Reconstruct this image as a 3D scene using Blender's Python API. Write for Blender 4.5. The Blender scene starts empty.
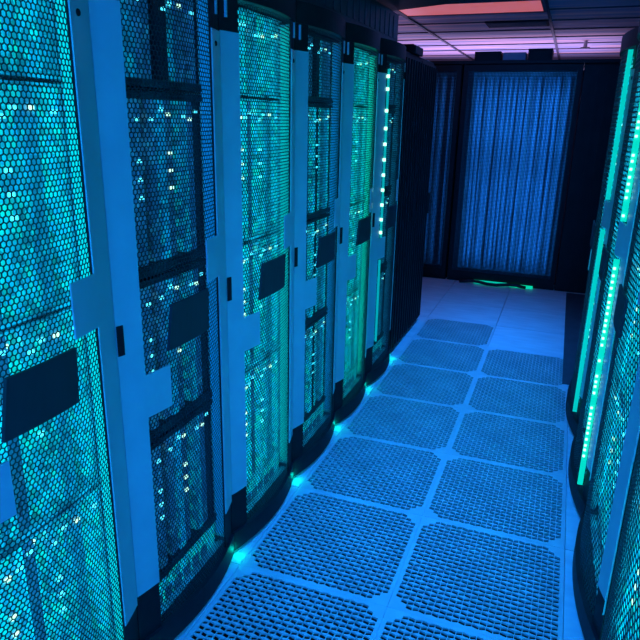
import bpy, math, random
from mathutils import Matrix, Vector
random.seed(7)
S = bpy.context.scene
COL = S.collection

# ------------------------------------------------------------------ camera
cam_d = bpy.data.cameras.new('camera')
cam = bpy.data.objects.new('camera', cam_d); COL.objects.link(cam)
r_ = Vector((0.93339422, 0.35830359, 0.01984366)); u_ = Vector((-0.1262371, 0.27608373, 0.95280741)); w_ = Vector((-0.33591581, 0.89184994, -0.30292616))
M = Matrix(((r_.x, u_.x, -w_.x, 0.4131), (r_.y, u_.y, -w_.y, -1.8518), (r_.z, u_.z, -w_.z, 1.6866), (0, 0, 0, 1)))
cam.matrix_world = M
cam_d.sensor_width = 36; cam_d.lens = 632.45 / 640 * 36; cam_d.clip_start = 0.02
S.camera = cam

# ------------------------------------------------------------------ world, view, large lights
wd = bpy.data.worlds.new('world'); S.world = wd; wd.use_nodes = True
wd.node_tree.nodes['Background'].inputs[0].default_value = (0.004, 0.10, 0.42, 1)
wd.node_tree.nodes['Background'].inputs[1].default_value = 0.35
S.view_settings.view_transform = 'Standard'; S.view_settings.look = 'None'
S.view_settings.exposure = 0.0; S.view_settings.gamma = 1; S.view_settings.use_curve_mapping = False

def area(name, loc, size, energy, color, direction, sy=None, spread=None):
    l = bpy.data.lights.new(name, 'AREA'); l.energy = energy; l.color = color
    l.shape = 'RECTANGLE'; l.size = size; l.size_y = sy or size
    if spread: l.spread = spread
    o = bpy.data.objects.new(name, l); COL.objects.link(o); o.location = loc
    o.rotation_euler = Vector(direction).to_track_quat('-Z', 'Y').to_euler()
    return o
BLUE = (0.005, 0.215, 1.0)
area('aisle_fill_light', (0.0, 1.7, 2.5), 0.4, 34, BLUE, (0, 0, -1), 4.2, 1.15)  # unseen overhead blue light, no fixture
area('aisle_fill_light', (0.25, -3.1, 1.25), 1.2, 88, BLUE, (-0.1, 1.0, -0.22), 0.8)  # added blue fill from behind the camera
area('aisle_fill_light', (-0.1, 4.2, 2.5), 1.2, 8, BLUE, (0, 0, -1), 0.6)  # added blue light that lifts the far floor
area('ceiling_tint_light', (-0.7, 6.9, 1.9), 3.0, 58, (0.50, 0.38, 0.9), (0, -0.25, 1), 1.5)  # added uplight that tints the ceiling pink
area('ceiling_tint_light', (-2.2, 4.3, 2.0), 0.9, 5, (0.7, 0.42, 0.95), (0.3, 0, 1), 1.2)  # second added uplight, by the left opening

# ------------------------------------------------------------------ materials
def mat(name, base, rough=0.5, metal=0.0, emit=None, es=0.0, noise=0.0, nscale=8, bump=0.0, stretch=None, spec=0.5):
    m = bpy.data.materials.new(name); m.use_nodes = True
    nt = m.node_tree; b = nt.nodes['Principled BSDF']
    b.inputs['Roughness'].default_value = rough; b.inputs['Metallic'].default_value = metal
    b.inputs['Specular IOR Level'].default_value = spec
    if emit:
        b.inputs['Emission Color'].default_value = (*emit, 1); b.inputs['Emission Strength'].default_value = es
    tc = nt.nodes.new('ShaderNodeTexCoord'); mp = nt.nodes.new('ShaderNodeMapping')
    nt.links.new(tc.outputs['Object'], mp.inputs[0])
    if stretch: mp.inputs['Scale'].default_value = stretch
    n = nt.nodes.new('ShaderNodeTexNoise'); n.inputs['Scale'].default_value = nscale; n.inputs['Detail'].default_value = 4
    nt.links.new(mp.outputs[0], n.inputs[0])
    r = nt.nodes.new('ShaderNodeValToRGB'); r.color_ramp.elements[0].position = 0.3; r.color_ramp.elements[1].position = 0.7
    r.color_ramp.elements[0].color = (*[max(0, c * (1 - noise)) for c in base], 1)
    r.color_ramp.elements[1].color = (*[min(1, c * (1 + noise)) for c in base], 1)
    nt.links.new(n.outputs['Fac'], r.inputs[0]); nt.links.new(r.outputs[0], b.inputs['Base Color'])
    if bump:
        bp = nt.nodes.new('ShaderNodeBump'); bp.inputs['Strength'].default_value = bump; bp.inputs['Distance'].default_value = 0.01
        nt.links.new(n.outputs['Fac'], bp.inputs['Height']); nt.links.new(bp.outputs[0], b.inputs['Normal'])
    return m
M_black = mat('black_steel', (0.012, 0.014, 0.017), 0.55, 0, noise=0.2, spec=0.2)
M_web = mat('dark_mesh_steel', (0.018, 0.021, 0.027), 0.5, 0.0, noise=0.15, spec=0.3)
M_strip = mat('pale_grey_steel', (0.62, 0.62, 0.62), 0.38, 0.0, noise=0.06, nscale=5)
M_plate = mat('charcoal_plate', (0.022, 0.025, 0.03), 0.6, noise=0.1)
M_galv = mat('galvanised_steel', (0.5, 0.52, 0.54), 0.45, 0.2, noise=0.3, nscale=14)
M_matte = mat('matte_grey_paint', (0.4, 0.42, 0.44), 0.95, noise=0.25, nscale=4, spec=0.0)
M_floor_shade = mat('floor_shade', (0.05, 0.055, 0.06), 0.7, noise=0.2)  # shade put into the colour of the dark floor sheet
M_slot = mat('black_recess', (0.004, 0.004, 0.005), 0.9)
M_tile = mat('grey_floor_steel', (0.66, 0.66, 0.66), 0.42, 0.0, noise=0.14, nscale=5, bump=0.03)
M_solid = mat('grey_laminate', (0.74, 0.74, 0.74), 0.36, 0.0, spec=0.3, noise=0.10, nscale=4, bump=0.12, stretch=(1, 4, 1))
M_sub = mat('dark_concrete', (0.008, 0.01, 0.012), 0.9, noise=0.3)
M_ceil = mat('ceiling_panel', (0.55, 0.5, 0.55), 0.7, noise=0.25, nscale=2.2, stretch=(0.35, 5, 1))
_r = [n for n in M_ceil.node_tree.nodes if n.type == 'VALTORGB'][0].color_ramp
_r.elements[0].color = (.22, .27, .42, 1); _r.elements[0].position = .38  # blue and pink of the light put into the ceiling colour
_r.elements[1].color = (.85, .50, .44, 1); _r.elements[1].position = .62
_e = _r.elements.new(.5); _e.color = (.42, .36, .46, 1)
M_seam = mat('dark_ceiling_rail', (0.06, 0.05, 0.07), 0.6)
M_wall = mat('dark_wall_paint', (0.08, 0.08, 0.1), 0.8, noise=0.1)
M_cable = mat('pale_blue_cable', (0.45, 0.5, 0.6), 0.5, noise=0.35, nscale=2, stretch=(6, 6, 0.6))
M_cable_dark = mat('black_cable', (0.015, 0.016, 0.02), 0.5)
M_teal = mat('teal_light', (0.1, 0.5, 0.4), 0.5, emit=(0.0, 0.50, 0.33), es=1.0)
M_teal_dim = mat('soft_teal_light', (0.1, 0.5, 0.4), 0.5, emit=(0.0, 0.30, 0.24), es=1.0)
M_green = mat('green_light', (0.1, 0.6, 0.4), 0.5, emit=(0.0, 0.62, 0.30), es=1.0)
M_led = mat('white_green_led', (0.8, 1, 0.9), 0.4, emit=(0.45, 1.0, 0.62), es=2.2)
M_led_y = mat('pale_yellow_led', (0.9, 1, 0.7), 0.4, emit=(0.55, 1.0, 0.6), es=1.6)
M_led_c = mat('cyan_led', (0.4, 1, 1), 0.4, emit=(0.1, 0.85, 0.9), es=1.3)
M_pinklamp = mat('coral_lamp_diffuser', (0.9, 0.5, 0.5), 0.5, emit=(1.0, 0.20, 0.17), es=0.45, noise=0.2, nscale=3)
M_tray = mat('cable_tray_steel', (0.03, 0.034, 0.04), 0.5, noise=0.3, nscale=30)

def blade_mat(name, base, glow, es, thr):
    # metal blade front with small activity lights, plus glow added to brighten the rack
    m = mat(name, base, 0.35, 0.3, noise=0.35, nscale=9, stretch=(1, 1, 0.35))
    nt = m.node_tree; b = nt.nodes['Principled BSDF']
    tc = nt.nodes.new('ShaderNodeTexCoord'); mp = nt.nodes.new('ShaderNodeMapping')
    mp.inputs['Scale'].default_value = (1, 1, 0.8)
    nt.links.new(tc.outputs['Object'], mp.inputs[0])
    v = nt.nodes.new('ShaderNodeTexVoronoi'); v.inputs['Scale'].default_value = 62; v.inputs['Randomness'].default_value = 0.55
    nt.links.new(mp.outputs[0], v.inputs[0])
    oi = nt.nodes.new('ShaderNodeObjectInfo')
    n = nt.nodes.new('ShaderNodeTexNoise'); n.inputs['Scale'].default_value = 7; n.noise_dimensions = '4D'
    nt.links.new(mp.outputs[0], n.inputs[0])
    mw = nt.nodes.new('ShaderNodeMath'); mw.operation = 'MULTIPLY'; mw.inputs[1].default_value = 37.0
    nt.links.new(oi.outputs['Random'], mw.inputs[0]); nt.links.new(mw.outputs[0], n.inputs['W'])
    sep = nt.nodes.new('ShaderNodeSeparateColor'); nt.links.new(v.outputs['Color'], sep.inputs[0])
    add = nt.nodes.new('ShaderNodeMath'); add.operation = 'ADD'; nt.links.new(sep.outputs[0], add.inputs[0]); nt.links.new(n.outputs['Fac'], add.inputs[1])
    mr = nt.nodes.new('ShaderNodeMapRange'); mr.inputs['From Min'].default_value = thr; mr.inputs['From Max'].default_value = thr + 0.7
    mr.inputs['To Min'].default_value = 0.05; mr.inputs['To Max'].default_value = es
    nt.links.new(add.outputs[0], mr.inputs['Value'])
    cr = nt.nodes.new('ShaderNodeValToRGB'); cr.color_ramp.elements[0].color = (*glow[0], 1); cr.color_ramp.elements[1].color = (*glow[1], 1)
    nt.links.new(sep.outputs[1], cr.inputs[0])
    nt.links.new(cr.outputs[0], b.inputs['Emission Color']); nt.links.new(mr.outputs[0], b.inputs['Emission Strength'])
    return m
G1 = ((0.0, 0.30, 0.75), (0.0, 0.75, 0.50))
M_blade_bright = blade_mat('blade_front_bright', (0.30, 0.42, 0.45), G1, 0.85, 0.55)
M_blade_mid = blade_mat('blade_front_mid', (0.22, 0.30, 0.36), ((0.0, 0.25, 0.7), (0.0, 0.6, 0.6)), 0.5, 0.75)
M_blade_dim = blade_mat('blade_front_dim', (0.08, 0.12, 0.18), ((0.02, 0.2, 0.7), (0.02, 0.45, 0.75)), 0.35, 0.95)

# ------------------------------------------------------------------ mesh helpers
class MB:
    def __init__(s): s.v = []; s.f = []; s.m = []; s.k = 0
    def face(s, *i): s.f.append(i); s.m.append(s.k)
    def box(s, x0, x1, y0, y1, z0, z1):
        n = len(s.v)
        for x in (x0, x1):
            for y in (y0, y1):
                for z in (z0, z1): s.v.append((x, y, z))
        for q in ((0, 1, 3, 2), (4, 6, 7, 5), (0, 4, 5, 1), (2, 3, 7, 6), (0, 2, 6, 4), (1, 5, 7, 3)): s.face(*[n + i for i in q])
        return s
    def strip(s, ys, xin, xout, z0, z1, zb=None):
        # a slab that follows a curve: xin(y)..xout(y)
        n = len(s.v)
        for y in ys:
            a = z0 if zb is None else zb(y)
            for x in (xin(y), xout(y)):
                s.v.append((x, y, a)); s.v.append((x, y, z1))
        for i in range(len(ys) - 1):
            p = n + 4 * i; q = p + 4
            s.face(p + 2, q + 2, q + 3, p + 3)      # outer
            s.face(p, p + 1, q + 1, q)              # inner
            s.face(p, q, q + 2, p + 2); s.face(p + 1, p + 3, q + 3, q + 1)
        s.face(n, n + 2, n + 3, n + 1)
        p = n + 4 * (len(ys) - 1); s.face(p, p + 1, p + 3, p + 2)
        return s
    def cyl(s, c, r, a, h, seg=12):
        # cylinder from c along axis a ('x','y','z') with length h
        n = len(s.v)
        for t in (0, h):
            for k in range(seg):
                u, v = r * math.cos(2 * math.pi * k / seg), r * math.sin(2 * math.pi * k / seg)
                p = {'x': (c[0] + t, c[1] + u, c[2] + v), 'y': (c[0] + v, c[1] + t, c[2] + u), 'z': (c[0] + u, c[1] + v, c[2] + t)}[a]
                s.v.append(p)
        for k in range(seg):
            k2 = (k + 1) % seg; s.face(n + k, n + k2, n + seg + k2, n + seg + k)
        s.face(*[n + k for k in reversed(range(seg))]); s.face(*[n + seg + k for k in range(seg)])
        return s
    def tube(s, pts, r, seg=7):
        n = len(s.v); P = [Vector(p) for p in pts]
        for i, p in enumerate(P):
            d = (P[min(i + 1, len(P) - 1)] - P[max(i - 1, 0)]).normalized()
            a = d.cross(Vector((0.13, 0.31, 0.94)) if abs(d.z) < .9 else Vector((1, 0, 0))).normalized(); b = d.cross(a)
            for k in range(seg):
                t = 2 * math.pi * k / seg; s.v.append(tuple(p + a * (r * math.cos(t)) + b * (r * math.sin(t))))
        for i in range(len(P) - 1):
            for k in range(seg):
                k2 = (k + 1) % seg; q = n + i * seg; s.face(q + k, q + k2, q + seg + k2, q + seg + k)
        s.face(*[n + k for k in reversed(range(seg))]); q = n + (len(P) - 1) * seg; s.face(*[q + k for k in range(seg)])
        return s
    def build(s, name, mats, parent=None, smooth=False, bevel=0.0):
        me = bpy.data.meshes.new(name); me.from_pydata(s.v, [], s.f)
        for m in (mats if isinstance(mats, (list, tuple)) else [mats]): me.materials.append(m)
        me.polygons.foreach_set('material_index', s.m)
        if smooth: me.polygons.foreach_set('use_smooth', [True] * len(s.f))
        me.update()
        o = bpy.data.objects.new(name, me); COL.objects.link(o)
        if parent: o.parent = parent
        if bevel:
            b = o.modifiers.new('bevel', 'BEVEL'); b.width = bevel; b.segments = 2; b.limit_method = 'ANGLE'
        return o
def tag(o, label=None, cat=None, group=None, kind=None):
    if label: o['label'] = label
    if cat: o['category'] = cat
    if group: o['group'] = group
    if kind: o['kind'] = kind
    return o
def empty(name, loc, rz=0):
    o = bpy.data.objects.new(name, None); COL.objects.link(o); o.location = loc; o.rotation_euler = (0, 0, rz)
    o.empty_display_size = 0.1
    return o
def copy_tree(o, parent=None):
    c = o.copy(); COL.objects.link(c); c.parent = parent
    for ch in KIDS.get(o.name, ()): copy_tree(ch, c)
    return c
KIDS = {}
def index_kids():
    KIDS.clear()
    for o in bpy.data.objects:
        if o.parent: KIDS.setdefault(o.parent.name, []).append(o)

# ------------------------------------------------------------------ setting
def struct(name, mb, m, **k):
    o = mb.build(name, m); o['kind'] = 'structure'; return o
struct('floor', MB().box(-3.2, 3.2, -3.2, 9.2, -0.45, -0.35), M_sub)
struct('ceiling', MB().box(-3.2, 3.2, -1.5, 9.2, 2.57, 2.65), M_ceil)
struct('wall_back', MB().box(-3.2, 3.2, 9.2, 9.3, -0.35, 2.65), M_wall)
struct('wall_left', MB().box(-3.3, -3.2, -3.2, 9.3, -0.35, 2.65), M_wall)
struct('wall_right', MB().box(3.2, 3.3, -3.2, 9.3, -0.35, 2.65), M_wall)
g = MB()
for i in range(-2, 3): g.box(-1.1 + 1.2 * i - .012, -1.1 + 1.2 * i + .012, -1.5, 9.2, 2.556, 2.569)
for j in range(18): g.box(-3.2, 3.2, -1.35 + .6 * j - .006, -1.35 + .6 * j + .006, 2.56, 2.5693)
struct('trim_1', g, M_seam)

# raised floor tiles ------------------------------------------------
TW = 0.6
def perforated_tile():
    mb = MB(); n = 24; b = 0.015; c = (TW - 2 * b) / n; t = 0.025; gap = 0.0004
    V = lambda x, y, z: (mb.v.append((x, y, z)), len(mb.v) - 1)[1]
    grid = [[V(b + i * c, b + j * c, 0) for j in range(n + 1)] for i in range(n + 1)]
    for i in range(n):
        for j in range(n):
            a, d, e, f = grid[i][j], grid[i + 1][j], grid[i + 1][j + 1], grid[i][j + 1]
            ii, jj = min(i, n - 1 - i), min(j, n - 1 - j)
            if ii + jj < 2: mb.face(a, d, e, f); continue
            sgn = 1 if (i + j) % 2 else -1
            cx, cy = b + (i + .5) * c, b + (j + .5) * c
            hw, hh, sk = .41 * c, .35 * c, .11 * c * sgn
            if (i + j) % 2 == 0: hw, hh = .47 * c, .38 * c
            H = [(cx - hw, cy - hh - sk), (cx + hw, cy - hh + sk), (cx + hw, cy + hh + sk), (cx - hw, cy + hh - sk)]
            ti = [V(x, y, 0) for x, y in H]; bo = [V(x, y, -t * .35) for x, y in H]
            R = [a, d, e, f]
            for k in range(4):
                k2 = (k + 1) % 4
                mb.face(R[k], R[k2], ti[k2], ti[k]); mb.face(ti[k], ti[k2], bo[k2], bo[k])
    # border ring and skirt
    o0, o1 = gap, TW - gap
    C = [V(o0, o0, 0), V(o1, o0, 0), V(o1, o1, 0), V(o0, o1, 0)]; G = [grid[0][0], grid[n][0], grid[n][n], grid[0][n]]
    edge = [[grid[i][0] for i in range(n + 1)], [grid[n][j] for j in range(n + 1)], [grid[i][n] for i in range(n, -1, -1)], [grid[0][j] for j in range(n, -1, -1)]]
    D = [V(o0, o0, -t), V(o1, o0, -t), V(o1, o1, -t), V(o0, o1, -t)]
    for k in range(4):
        k2 = (k + 1) % 4
        mb.face(*([C[k], C[k2]] + edge[k][::-1])); mb.face(C[k], D[k], D[k2], C[k2])
    return mb
def solid_tile():
    return MB().box(.002, TW - .002, .002, TW - .002, -.035, 0)
proto_p = proto_s = None
ROWN = {-2: 'nearest the camera', -1: 'second row from the camera'}
sides = {-2: 'under the left rack row', -1: 'on the left half of the aisle', 0: 'on the right half of the aisle', 1: 'under the right rack row'}
ordn = ['first', 'second', 'third', 'fourth', 'fifth', 'sixth', 'seventh', 'eighth', 'ninth', 'tenth', 'eleventh', 'twelfth', 'thirteenth', 'fourteenth', 'fifteenth', 'sixteenth', 'seventeenth', 'eighteenth', 'nineteenth', 'twentieth']
for col_ in (-2, -1, 0, 1):
    for row in range(-3, 9):
        solid = (row >= 6 and col_ <= -1) or (row >= 5 and col_ >= 0) or col_ in (-2, 1)
        if col_ in (-2, 1) and row < -2: continue
        nm = 'solid_floor_tile' if solid else 'perforated_floor_tile'
        if solid:
            if proto_s is None: o = proto_s = solid_tile().build(nm, M_solid, bevel=.0015)
            else: o = proto_s.copy(); COL.objects.link(o)
        else:
            if proto_p is None: o = proto_p = perforated_tile().build(nm, M_tile)
            else: o = proto_p.copy(); COL.objects.link(o)
        o.location = (col_ * TW, row * TW, 0)
        k = row + 3
        kind = 'smooth solid blue-lit floor tile' if solid else 'perforated blue-lit steel floor tile'
        tag(o, '%s %s, %s row counted from the camera end' % (kind, sides[col_], ordn[k]), 'floor tile', 'solid floor tiles' if solid else 'perforated floor tiles')

# ------------------------------------------------------------------ bowed rack door and rack
W = 0.601; B = 0.045
bow = lambda y: 4 * B * (y / W) * (1 - y / W) if 0 < y < W else 0.0
lin = lambda a, b, n: [a + (b - a) * i / n for i in range(n + 1)]

def mesh_panel_bm(y0, y1, z0, z1, pitch, curve, inner=.405, depth=.0016, seg=6):
    mb = MB(); R = pitch / math.sqrt(3); ri = R * inner / .5 ; rowh = 1.5 * R
    ny = int((y1 - y0) / pitch); nz = int((z1 - z0) / rowh)
    key = {}
    def V(y, z):
        k = (round(y * 20000), round(z * 20000))
        if k not in key: mb.v.append((curve(y), y, z)); key[k] = len(mb.v) - 1
        return key[k]
    ang = [math.radians(30 + 60 * k) for k in range(6)]
    for j in range(nz + 1):
        cz = z0 + j * rowh
        for i in range(ny + 1):
            cy = y0 + i * pitch + (pitch / 2 if j % 2 else 0)
            if cy > y1: continue
            cl = lambda y: min(max(y, y0), y1)
            out = [V(cy + R * math.cos(a), cz + R * math.sin(a)) for a in ang]
            n = len(mb.v)
            for a in ang:
                y, z = cy + ri * math.cos(a), cz + ri * math.sin(a); mb.v.append((curve(y), y, z))
            for a in ang:
                y, z = cy + ri * math.cos(a), cz + ri * math.sin(a); mb.v.append((curve(y) - depth, y, z))
            for k in range(6):
                k2 = (k + 1) % 6
                mb.face(out[k], out[k2], n + k2, n + k); mb.face(n + k, n + k2, n + 6 + k2, n + 6 + k)
    return mb

def build_door(parent):
    # black frame: curved head and foot, two stiles
    mb = MB(); ys = lin(.002, W - .002, 16)
    o = lambda d: (lambda y: bow(y) + d)
    mb.strip(ys, lambda y: -.02, o(.012), .018, .10)
    mb.strip(ys, lambda y: -.02, o(.006), 2.045, 2.125)
    mb.strip(lin(.002, .088, 3), lambda y: bow(y) - .006, o(0), .10, 2.045)
    mb.strip(lin(W - .088, W - .002, 3), lambda y: bow(y) - .006, o(0), .10, 2.045)
    door = mb.build('door', M_black, parent)
    mesh_panel_bm(.09, W - .09, .108, 2.04, .0138 if W < .7 else .022, lambda y: bow(y) - .004).build('mesh_panel', M_web, door)
    # pale edge strip with the lower tab
    s = MB(); s.strip(lin(.0015, .086, 4), o(.0005), o(.005), .275, 1.945)
    s.strip(lin(.086, .185, 5), o(.0005), o(.005), .85, .982)
    tag(s.build('edge_strip', M_strip, door), 'pale blue-lit steel strip with a lower tab')
    s = MB(); s.strip(lin(W - .086, W - .0015, 4), o(.0005), o(.005), .25, 1.94)
    s.strip(lin(W - .185, W - .086, 5), o(.0005), o(.005), 1.18, 1.315)
    tag(s.build('latch_strip', M_strip, door), 'pale blue-lit steel strip with an upper tab')
    s = MB(); a0 = o(.003); a1 = o(.011)
    # name plate, leaning towards the near side at the foot
    n = 8
    for i in range(n):
        t0, t1 = i / n, (i + 1) / n
        def pt(t, z, d):
            y = W / 2 - .3 + (.20 if z > 1.1 else .175) + t * ((.405 if z > 1.1 else .395) - (.20 if z > 1.1 else .175))
            return (bow(y) + d, y, z)
        b0 = len(s.v)
        for t in (t0, t1):
            for d in (.003, .012):
                for z in (1.03, 1.165): s.v.append(pt(t, z, d))
        for q in ((0, 4, 6, 2), (1, 3, 7, 5), (2, 6, 7, 3), (0, 1, 5, 4), (0, 2, 3, 1), (4, 5, 7, 6)): s.face(*[b0 + k for k in q])
    tag(s.build('name_plate', M_plate, door), 'blank black slanted plate')
    s = MB(); s.strip(lin(.003, .022, 2), o(.004), o(.0075), 1.065, 1.15)
    tag(s.build('lock_slot', M_slot, door), 'narrow black lock slot')
    s = MB(); s.cyl((bow(W - .05) + .004, W - .055, 1.90), .008, 'x', .004)
    tag(s.build('screw', M_slot, door), 'dark screw head')
    for y in (.03, W - .035):
        s = MB(); s.box(bow(y) - .002, bow(y) + .006, y - .004, y + .004, 1.985, 2.04); s.build('hinge', M_strip, door)
    return door

def build_rack(name):
    root = empty(name, (0, 0, 0))
    f = MB()
    for y in (.002, W - .052):
        for x in (-.07, -.98):
            f.box(x, x + .045, y, y + .05, .05, 2.09)
    f.box(-1.0, -.022, .002, W - .002, .018, .05); f.box(-1.0, -.022, .002, W - .002, 2.09, 2.125)
    f.box(-.98, -.07, .0025, .006, .05, 2.09); f.box(-.98, -.07, W - .006, W - .0025, .05, 2.09)
    f.box(-1.0, -.985, .002, W - .002, .05, 2.09)
    for x in (-.9, -.14):
        for y in (.08, W - .08): f.cyl((x, y, 0), .02, 'z', .02)
    f.k = 1; f.box(-.028, -.001, .06, W - .06, .101, .104); f.box(-.16, .004, W - .058, W - .054, .12, 2.03); f.box(-.16, .0, .042, .046, .12, 2.03)
    f.build('frame', [M_black, M_galv], root)
    build_door(root)
    return root

def build_chassis(mb_, name='blade_chassis', h=.51, n=12, variant=0, bar=.02, fx=-.03):
    root = empty(name, (0, 0, 0))
    c = MB(); y0, y1 = .056, W - .070
    c.box(-.75, -.735, y0, y1, 0, h); c.box(-.75, fx - .005, y0, y0 + .004, 0, h); c.box(-.75, fx - .005, y1 - .004, y1, 0, h)
    c.box(-.75, fx + .005, y0, y1, 0, bar); c.box(-.75, fx + .005, y0, y1, h - bar * .6, h); c.box(-.20, -.19, y0, y1, bar, h - bar * .6)
    c.build('case', M_black if bar > .01 else M_galv, root)
    p = (y1 - y0 - .012) / n
    rnd = random.Random(variant + 3)
    for k in range(n):
        w = p * (.62 if (k + variant) % 4 == 2 else .9); x = fx - .004 * (k % 3) - (.03 if (k + variant) % 4 == 2 else 0)
        yy = y0 + .006 + k * p
        b = MB(); b.box(-.185, x, yy, yy + w, bar + .003, h - bar * .6 - .003)
        b.box(x, x + .006, yy + w * .35, yy + w * .65, .05, .09)
        bl = b.build('blade', mb_[k % len(mb_)], root)
        zs = [h - .05 - .03 * rnd.random()]
        if k in (3, 7): zs += [zs[0] - .11 - .05 * i for i in range(int((h - .2) / .09))]
        for z in zs:
            l = MB(); l.box(x, x + .005, yy + w * .3, yy + w * .75, z, z + .009)
            l.build('status_light', [M_led_y, M_led_c, M_led_c][(k + variant) % 3], bl)
    return root

rackP = build_rack('server_rack')
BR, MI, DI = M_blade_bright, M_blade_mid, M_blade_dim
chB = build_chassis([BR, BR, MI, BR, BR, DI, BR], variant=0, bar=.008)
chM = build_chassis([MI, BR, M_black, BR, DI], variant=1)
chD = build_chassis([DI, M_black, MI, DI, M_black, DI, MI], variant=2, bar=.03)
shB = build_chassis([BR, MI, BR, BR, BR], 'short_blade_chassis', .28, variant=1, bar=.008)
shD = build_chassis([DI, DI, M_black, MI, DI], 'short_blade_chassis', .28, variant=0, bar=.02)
def power():
    root = empty('power_unit', (0, 0, 0))
    c = MB(); c.box(-.7, -.05, .056, W - .07, 0, .13); c.build('case', M_black, root)
    c = MB(); c.box(-.05, -.034, .060, W - .074, .004, .126); c.build('front_panel', M_blade_bright, root)  # glowing finish added to brighten the rack bottom
    for k in range(7):
        c = MB(); c.box(-.034, -.030, .075 + k * .058, .115 + k * .058, .045, .085); c.build('outlet', M_blade_dim, root)
    return root
pw = power()
W, B = .8, .052
rackQ = build_rack('server_rack'); chQ = build_chassis([BR, BR, MI, BR, BR], n=16, fx=-.022, variant=0, bar=.008)
shQ = build_chassis([BR, MI, BR, BR, BR], 'short_blade_chassis', .28, n=16, fx=-.022, variant=1, bar=.008)
pwQ = power()
W, B = .601, .045
index_kids()
protos = [rackP, rackQ, pwQ, chQ, shQ, chB, chM, chD, shB, shD, pw]
used = set()
def put(proto, loc, rz):
    if proto.name not in used and proto in protos:
        used.add(proto.name); o = proto
    else: o = copy_tree(proto)
    o.location = loc; o.rotation_euler = (0, 0, rz)
    return o

XL = -.66; XR = .648; Y0 = -1.158
GREEN = (0.0, 1.0, .62); CY = (0.0, .62, 1.0)
def rack_fill(x, y, side, e, col, w):
    # bodiless fill lights added behind the door to brighten the rack interior
    area('rack_fill_light', (x + side * .014, y + .12, 1.08), .02, e, col, (-side, .6, 0), 1.9)
    area('rack_fill_light', (x + side * .034, y + w * .5, 1.08), .02, e, col, (-side, .3, 0), 1.9)
    area('rack_fill_light', (x + side * .016, y + w - .15, 1.08), .02, e * .8, col, (-side * .8, .7, 0), 1.9)
def rot(p, side):   # local rack point to world offset
    return (p[0] * side, p[1] * side, p[2])
ordL = ['cut by the left photo edge', 'second from the camera', 'third from the camera', 'fourth from the camera', 'fifth from the camera', 'sixth from the camera']
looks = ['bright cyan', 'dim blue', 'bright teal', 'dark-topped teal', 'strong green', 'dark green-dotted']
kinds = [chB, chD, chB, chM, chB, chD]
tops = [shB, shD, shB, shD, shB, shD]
en = [(1.5, (0, .55, 1.0)), (.9, (0, .38, 1.0)), (1.5, (0, .65, 1.0)), (1.1, (0, .55, 1.0)), (1.6, (0, .8, .8)), (.7, (0, .5, .95))]
LEV = [('lowest full', .20), ('middle full', .72), ('highest full', 1.24)]
def fill(k, x, y, rz, ch, sh, where, pw=pw):
    for nm, z in LEV:
        tag(put(ch, (x, y, z), rz), '%s-height blade chassis inside the %s' % (nm, where), 'server', 'blade chassis in the racks')
    tag(put(sh, (x, y, 1.76), rz), 'short blade chassis at the top of the %s' % where, 'server', 'short blade chassis in the racks')
    tag(put(pw, (x, y, .055), rz), 'power unit at the bottom of the %s' % where, 'power unit', 'power units in the racks')
for k in range(6):
    y = Y0 + k * W
    r = put(rackP, (XL, y, 0), 0)
    tag(r, 'left-row server rack, %s behind its mesh door, %s' % (looks[k], ordL[k]), 'server rack', 'server racks along the left of the aisle')
    fill(k, XL, y, 0, kinds[k], tops[k], 'left-row rack %s' % ordL[k])
    rack_fill(XL, y, 1, en[k][0], en[k][1], W)
ordR = ['cut by the lower right corner', 'just before the dotted green light', 'with the dotted green light', 'with the plain teal light']
SL = .027
def xr(y): return .703 - SL * y
for k in range(4):
    y = -.80 + .8 * k
    far = (xr(y) - .8 * SL, y + .8)
    r = put(rackQ, (*far, 0), math.pi + SL)
    tag(r, 'right-row server rack with bowed mesh door, %s' % ordR[k], 'server rack', 'server racks along the right of the aisle')
    fill(k, *far, math.pi + SL, chQ, shQ, 'right-row rack %s' % ordR[k], pwQ)
    rack_fill(xr(y), y, -1, 2.0, (0, .65, 1.0), .8)

# vertical light bars --------------------------------------------------
def light_bar(x, y, segs, w, m, label, dots=None, dx=0, ls=1, name='light_bar'):
    root = empty(name, (x, y, segs[0][0]))
    for a, b in segs:
        s = MB(); s.box(-w / 2, w / 2, -.006, .006, a - segs[0][0], b - segs[0][0]); s.build('diffuser', m, root)
    if dots:
        first = None
        for z in dots:
            if first is None:
                s = MB(); s.box(-.0045 * ls + dx, .0045 * ls + dx, -.011, -.006, -.0045 * ls, .0045 * ls); o = s.build('led', M_led, root); first = o
            else: o = first.copy(); COL.objects.link(o)
            o.parent = root; o.location = (0, 0, z - segs[0][0])
    tag(root, label, 'light')
    return root
rd = random.Random(4)
dots = []
z = .26
while z < 1.98:
    z += rd.choice([.022, .026, .03, .03, .07])
    if not (1.165 < z < 1.33): dots.append(z)
light_bar(xr(.91) - .036, .91, [(.14, 1.172), (1.325, 2.03)], .022, M_green, 'green light bar with white dots on the near edge of a right-row door', dots, -.004)
light_bar(xr(1.71) - .036, 1.71, [(.14, 1.172), (1.325, 2.03)], .022, M_teal, 'plain teal light bar without dots on the farthest right-row door', None)
light_bar(XL + .034, 1.953, [(.3, .845), (.987, 1.97)], .012, M_teal_dim, 'green light bar with dots on the mesh door of the sixth left rack', [1.02, 1.1, 1.19, 1.28, 1.37, 1.46, 1.55, 1.64, 1.74, 1.86, 1.93], ls=2.0)

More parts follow.
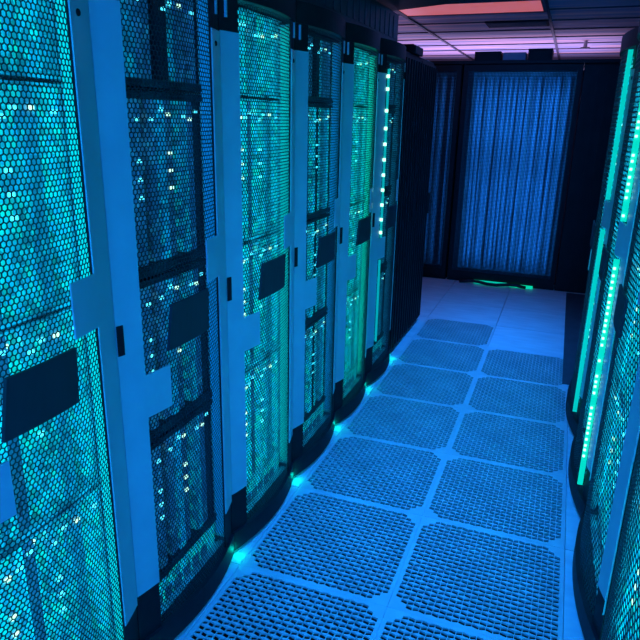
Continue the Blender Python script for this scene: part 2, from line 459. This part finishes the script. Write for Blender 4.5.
M_blue_fill = mat('blue_edge_fill', (0.1, 0.3, 0.5), 0.5, emit=(0.0, 0.11, 0.28), es=1.0)  # glow colour of the added blue fill strips
for k, m, lab in ((0, M_teal_dim, 'soft teal light strip at the far edge inside the nearest left rack'), (1, M_blue_fill, 'added soft blue fill strip at the far edge inside the second left rack'),
                  (2, M_teal_dim, 'soft teal light strip at the far edge inside the third left rack'), (4, M_teal, 'bright teal light bar at the far edge inside the fifth left rack'), (3, M_blue_fill, 'added soft blue fill strip at the far edge inside the fourth left rack')):
    r = empty('light_bar', (XL - .008, Y0 + (k + 1) * W - .066, .14))  # the blue ones are added to lift the dark rack edges
    b = MB(); b.box(-.022, .016, 0, .006, 0, 1.88); b.build('diffuser', m, r)
    b = MB(); b.box(-.026, -.022, -.001, .007, 0, 1.88); b.build('housing', M_galv, r)
    tag(r, lab, 'light')

# unseen point lights added for the glow under the doors at rack joints
for k in range(1, 7):
    l = bpy.data.lights.new('door_gap_glow', 'POINT'); l.energy = .08; l.color = (0, 1, .75); l.shadow_soft_size = .01
    o = bpy.data.objects.new('door_gap_glow', l); COL.objects.link(o); o.location = (XL + .03, Y0 + k * W, .03)

# ------------------------------------------------------------------ black closed cabinets at the end of the left row
def closed_cabinet(y, wdt, label):
    root = empty('closed_cabinet', (XL, y, 0))
    f = MB(); f.box(-1.0, -.02, .003, wdt - .003, .0, 2.125); f.build('frame', M_black, root, bevel=.004)
    d = MB(); d.box(-.02, .0, .008, wdt - .008, .03, 2.10)
    n = 7
    for i in range(n):
        yy = .02 + i * (wdt - .06) / (n - 1); d.box(.0, .012, yy, yy + .022, .05, 2.08)
    door = d.build('door', M_black, root)
    h = MB(); h.box(.0, .03, wdt - .045, wdt - .03, .95, 1.12); h.build('handle', M_black, door, bevel=.003)
    tag(root, label, 'cabinet', 'closed black cabinets')
closed_cabinet(Y0 + 6 * W, .52, 'plain black cabinet with vertical ribs beside the sixth left rack')
closed_cabinet(Y0 + 6 * W + .522, .52, 'plain black cabinet with vertical ribs ending the left row')

# ------------------------------------------------------------------ far racks across the end of the aisle
YF = 5.1
def far_rack(x0, x1, label, cab_n, grp, top=2.24, cable=True):
    root = empty('network_cabinet', (x0, YF, 0)); w = x1 - x0
    f = MB(); f.box(.0, .035, 0.02, .9, 0, top); f.box(w - .035, w, 0.02, .9, 0, top)
    f.box(.035, w - .035, .02, .9, 0, .05); f.box(.035, w - .035, .02, .9, top - .04, top); f.k = 1; f.box(.035, w - .035, .48, .5, .05, top - .04)
    f.build('frame', [M_black, M_matte], root)
    d = MB(); s = .05
    d.box(.003, s, -.01, .018, .05, top - .005); d.box(w - s, w - .003, -.01, .018, .05, top - .005)
    d.box(s, w - s, -.01, .018, .05, .12); d.box(s, w - s, -.01, .018, top - .06, top - .005)
    door = d.build('door', M_black, root)
    g = MB(); z = .12
    while z < top - .06:
        g.box(s, w - s, .002, .006, z, z + .0045); z += .014
    y = s
    while y < w - s:
        g.box(y, y + .004, -.001, .0019, .12, top - .06); y += .014
    g.build('mesh_panel', M_web, door)
    h = MB(); h.box(s * .2, s * .7, -.03, -.01, 1.0, 1.16); h.build('handle', M_black, door, bevel=.003)
    tag(root, label, 'cabinet', 'network cabinets at the far end')
    rd = random.Random(cab_n * 5)
    if cable:
        span = w - .18; first = None
        for i in range(cab_n):
            x = x0 + .09 + span * (i + .5) / cab_n
            zs = lin(.10, top - .10, 8)
            ph = rd.random() * 6
            s_ = MB(); rr = span / cab_n * rd.choice([.2, .3, .38, .44])
            s_.tube([(.005 * math.sin(ph + zz * 2.1), .012 * math.cos(ph * 2 + zz * 1.7), zz - .10) for zz in zs], rr, 8)
            o = s_.build('cable_bundle', M_cable, smooth=True); o.location = (x, YF + .30 + .06 * rd.random(), .10)
            tag(o, 'pale vertical cable bundle, %s from the left inside the wide far cabinet' % ordn[i] if w > .7 else 'pale vertical cable bundle %s from the left inside the narrow far cabinet' % ordn[i], 'cable bundle', grp)
    return root
far_rack(-1.25, -.72, 'narrow dark mesh-fronted cabinet left of the wide one at the aisle end', 4, 'cable bundles in the narrow cabinet')
far_rack(-.70, .43, 'wide cabinet with fine mesh front and blue-lit cables across the aisle end', 20, 'cable bundles in the wide cabinet')
for x, e in ((-.55, 4.5), (-.27, 5), (.01, 5), (.29, 4.5), (-.98, 2)):  # unseen lights added behind the mesh to brighten the cables evenly
    area('cabinet_fill_light', (x, YF + .03, 1.15), .03, e * .9, (0.01, .24, 1.0), (0, 1, 0), 2.1)
# header rail over the far cabinets
h = MB(); h.box(-1.26, 1.3, YF - .03, YF + .0, 2.245, 2.275); h.box(-1.26, 1.3, YF + .02, YF + .9, 2.245, 2.26)
tag(h.build('header_rail', M_black), 'dark rail running along the top of the far cabinets', 'rail')
c = empty('closed_cabinet', (.44, YF, 0)); f = MB(); f.box(0, .85, .02, .9, 0, 2.24); f.build('frame', M_black, c)
d = MB(); d.box(.005, .845, -.01, .02, .04, 2.22)
for i in range(9): d.box(.03 + i * .09, .06 + i * .09, -.018, -.01, .06, 2.2)
d.build('door', M_black, c); tag(c, 'plain dark cabinet at the far end right of the wide mesh cabinet', 'cabinet')
# boxes standing on top of the far cabinets
for x0, x1, z1, lab in ((-.62, -.36, 2.37, 'dark box on top of the far cabinets, left one'), (-.10, .13, 2.39, 'dark box on top of the far cabinets, right one')):
    b = MB(); b.box(x0, x1, YF + .1, YF + .4, 2.262, z1); b.box(x0 + .02, x1 - .02, YF + .092, YF + .1, 2.28, z1 - .02)
    tag(b.build('junction_box', M_black, bevel=.004), lab, 'box', 'boxes on the far cabinets')
b = MB(); b.box(-.34, -.12, YF + .12, YF + .35, 2.262, 2.36)
tag(b.build('access_panel', M_ceil, bevel=.003), 'pale panel between the two dark boxes on the far cabinets', 'panel')
b = MB(); b.box(-.60 - .30, XL + .0, 2.74, 2.98, 2.126, 2.18); b.box(-.88, -.68, 2.76, 2.96, 2.18, 2.19)
tag(b.build('junction_box', M_black, bevel=.004), 'small dark box on top of the ribbed cabinet', 'box', 'boxes on the cabinets')

tag(MB().box(.56, 1.9, 2.46, 5.05, .0, .006).build('floor_shade_sheet', M_floor_shade), 'dark sheet standing in for shaded floor beyond the right rack row', 'floor shade')  # thin dark sheet in place of shade on the floor
# floor clutter at the far end
pts = [(-.55 + .1 * i, YF - .08 + .03 * math.sin(i * 1.3), .018 + .012 * abs(math.sin(i * .9))) for i in range(8)]
tag(MB().tube(pts, .017).build('power_cable', M_cable_dark, smooth=True), 'thick black cable lying on the floor before the far cabinet', 'cable')
tag(MB().box(-.40, -.05, YF - .02 - .012, YF - .012, .0, .035).build('floor_light', M_teal), 'small green light at the foot of the far cabinet, left of centre', 'light', 'green floor lights')
tag(MB().box(-.02, .22, YF - .02 - .012, YF - .012, .0, .03).build('floor_light', M_green), 'small green light at the foot of the far cabinet, right of centre', 'light', 'green floor lights')

# ------------------------------------------------------------------ overhead
# perforated cable tray along the left rack tops
t = empty('cable_tray', (-.66, .66, 2.126))
b = MB(); b.box(-.32, 0, 0, 1.58, 0, .012)
b.build('base', M_tray, t)
for x in (-.32, -.008):
    b = MB(); b.box(x, x + .008, 0, 1.58, .012, .17)
    for i in range(16): b.box(x - .003 + (.008 if x > -.1 else 0), x + .003 + (.008 if x > -.1 else 0), .04 + i * .095, .09 + i * .095, .03, .15)
    b.build('side_rail', M_tray, t)
tag(t, 'dark cable tray running along the tops of the left racks', 'cable tray')
# duct crossing the aisle
dct = empty('overhead_duct', (-1.582, 2.159, 2.31)); dct.rotation_euler = (0, 0, math.radians(-24))
b = MB(); b.box(0, 3.2, 0, .40, 0, .22); b.build('body', M_black, dct, bevel=.01)
b = MB(); b.box(0, 3.2, -.012, 0, .012, .03); b.box(0, 3.2, -.012, 0, .19, .208); b.build('flange', M_black, dct)
b = MB(); b.cyl((.42, .15, -.03), .05, 'z', .03, 20); tag(b.build('duct_highlight', M_strip, dct), 'small pale round disc standing in for a highlight')  # pale disc shaped as a highlight on the duct
tag(dct, 'dark rectangular duct crossing above the aisle below the ceiling', 'duct')
# ceiling lamp, vent, sprinkler
l = empty('ceiling_lamp', (-1.08, 3.47, 2.545))
b = MB(); b.box(0, 1.18, 0, .03, 0, .02); b.box(0, 1.18, .56, .59, 0, .02); b.box(0, .03, .03, .56, 0, .02); b.box(1.15, 1.18, .03, .56, 0, .02); b.build('frame', M_seam, l)
b = MB(); b.box(.03, 1.15, .03, .56, .006, .018); tag(b.build('diffuser', M_pinklamp, l), 'glowing coral diffuser')
tag(l, 'long coral-red glowing light panel in the ceiling', 'ceiling light')
v = empty('ceiling_vent', (-.47, 4.62, 2.55))
b = MB(); b.box(0, .55, 0, .34, .006, .0185); b.build('frame', M_slot, v)
b = MB()
for i in range(6): b.box(.02, .53, .03 + i * .05, .045 + i * .05, 0, .006)
b.build('slat', M_seam, v)
tag(v, 'dark slotted air vent in the ceiling beyond the coral light', 'vent')
s = empty('sprinkler', (.42, 6.3, 2.50))
MB().cyl((0, 0, 0), .02, 'z', .069).build('pipe', M_strip, s); MB().cyl((0, 0, -.006), .05, 'z', .008, 16).build('deflector', M_black, s)
tag(s, 'small pale sprinkler head hanging from the ceiling', 'sprinkler')
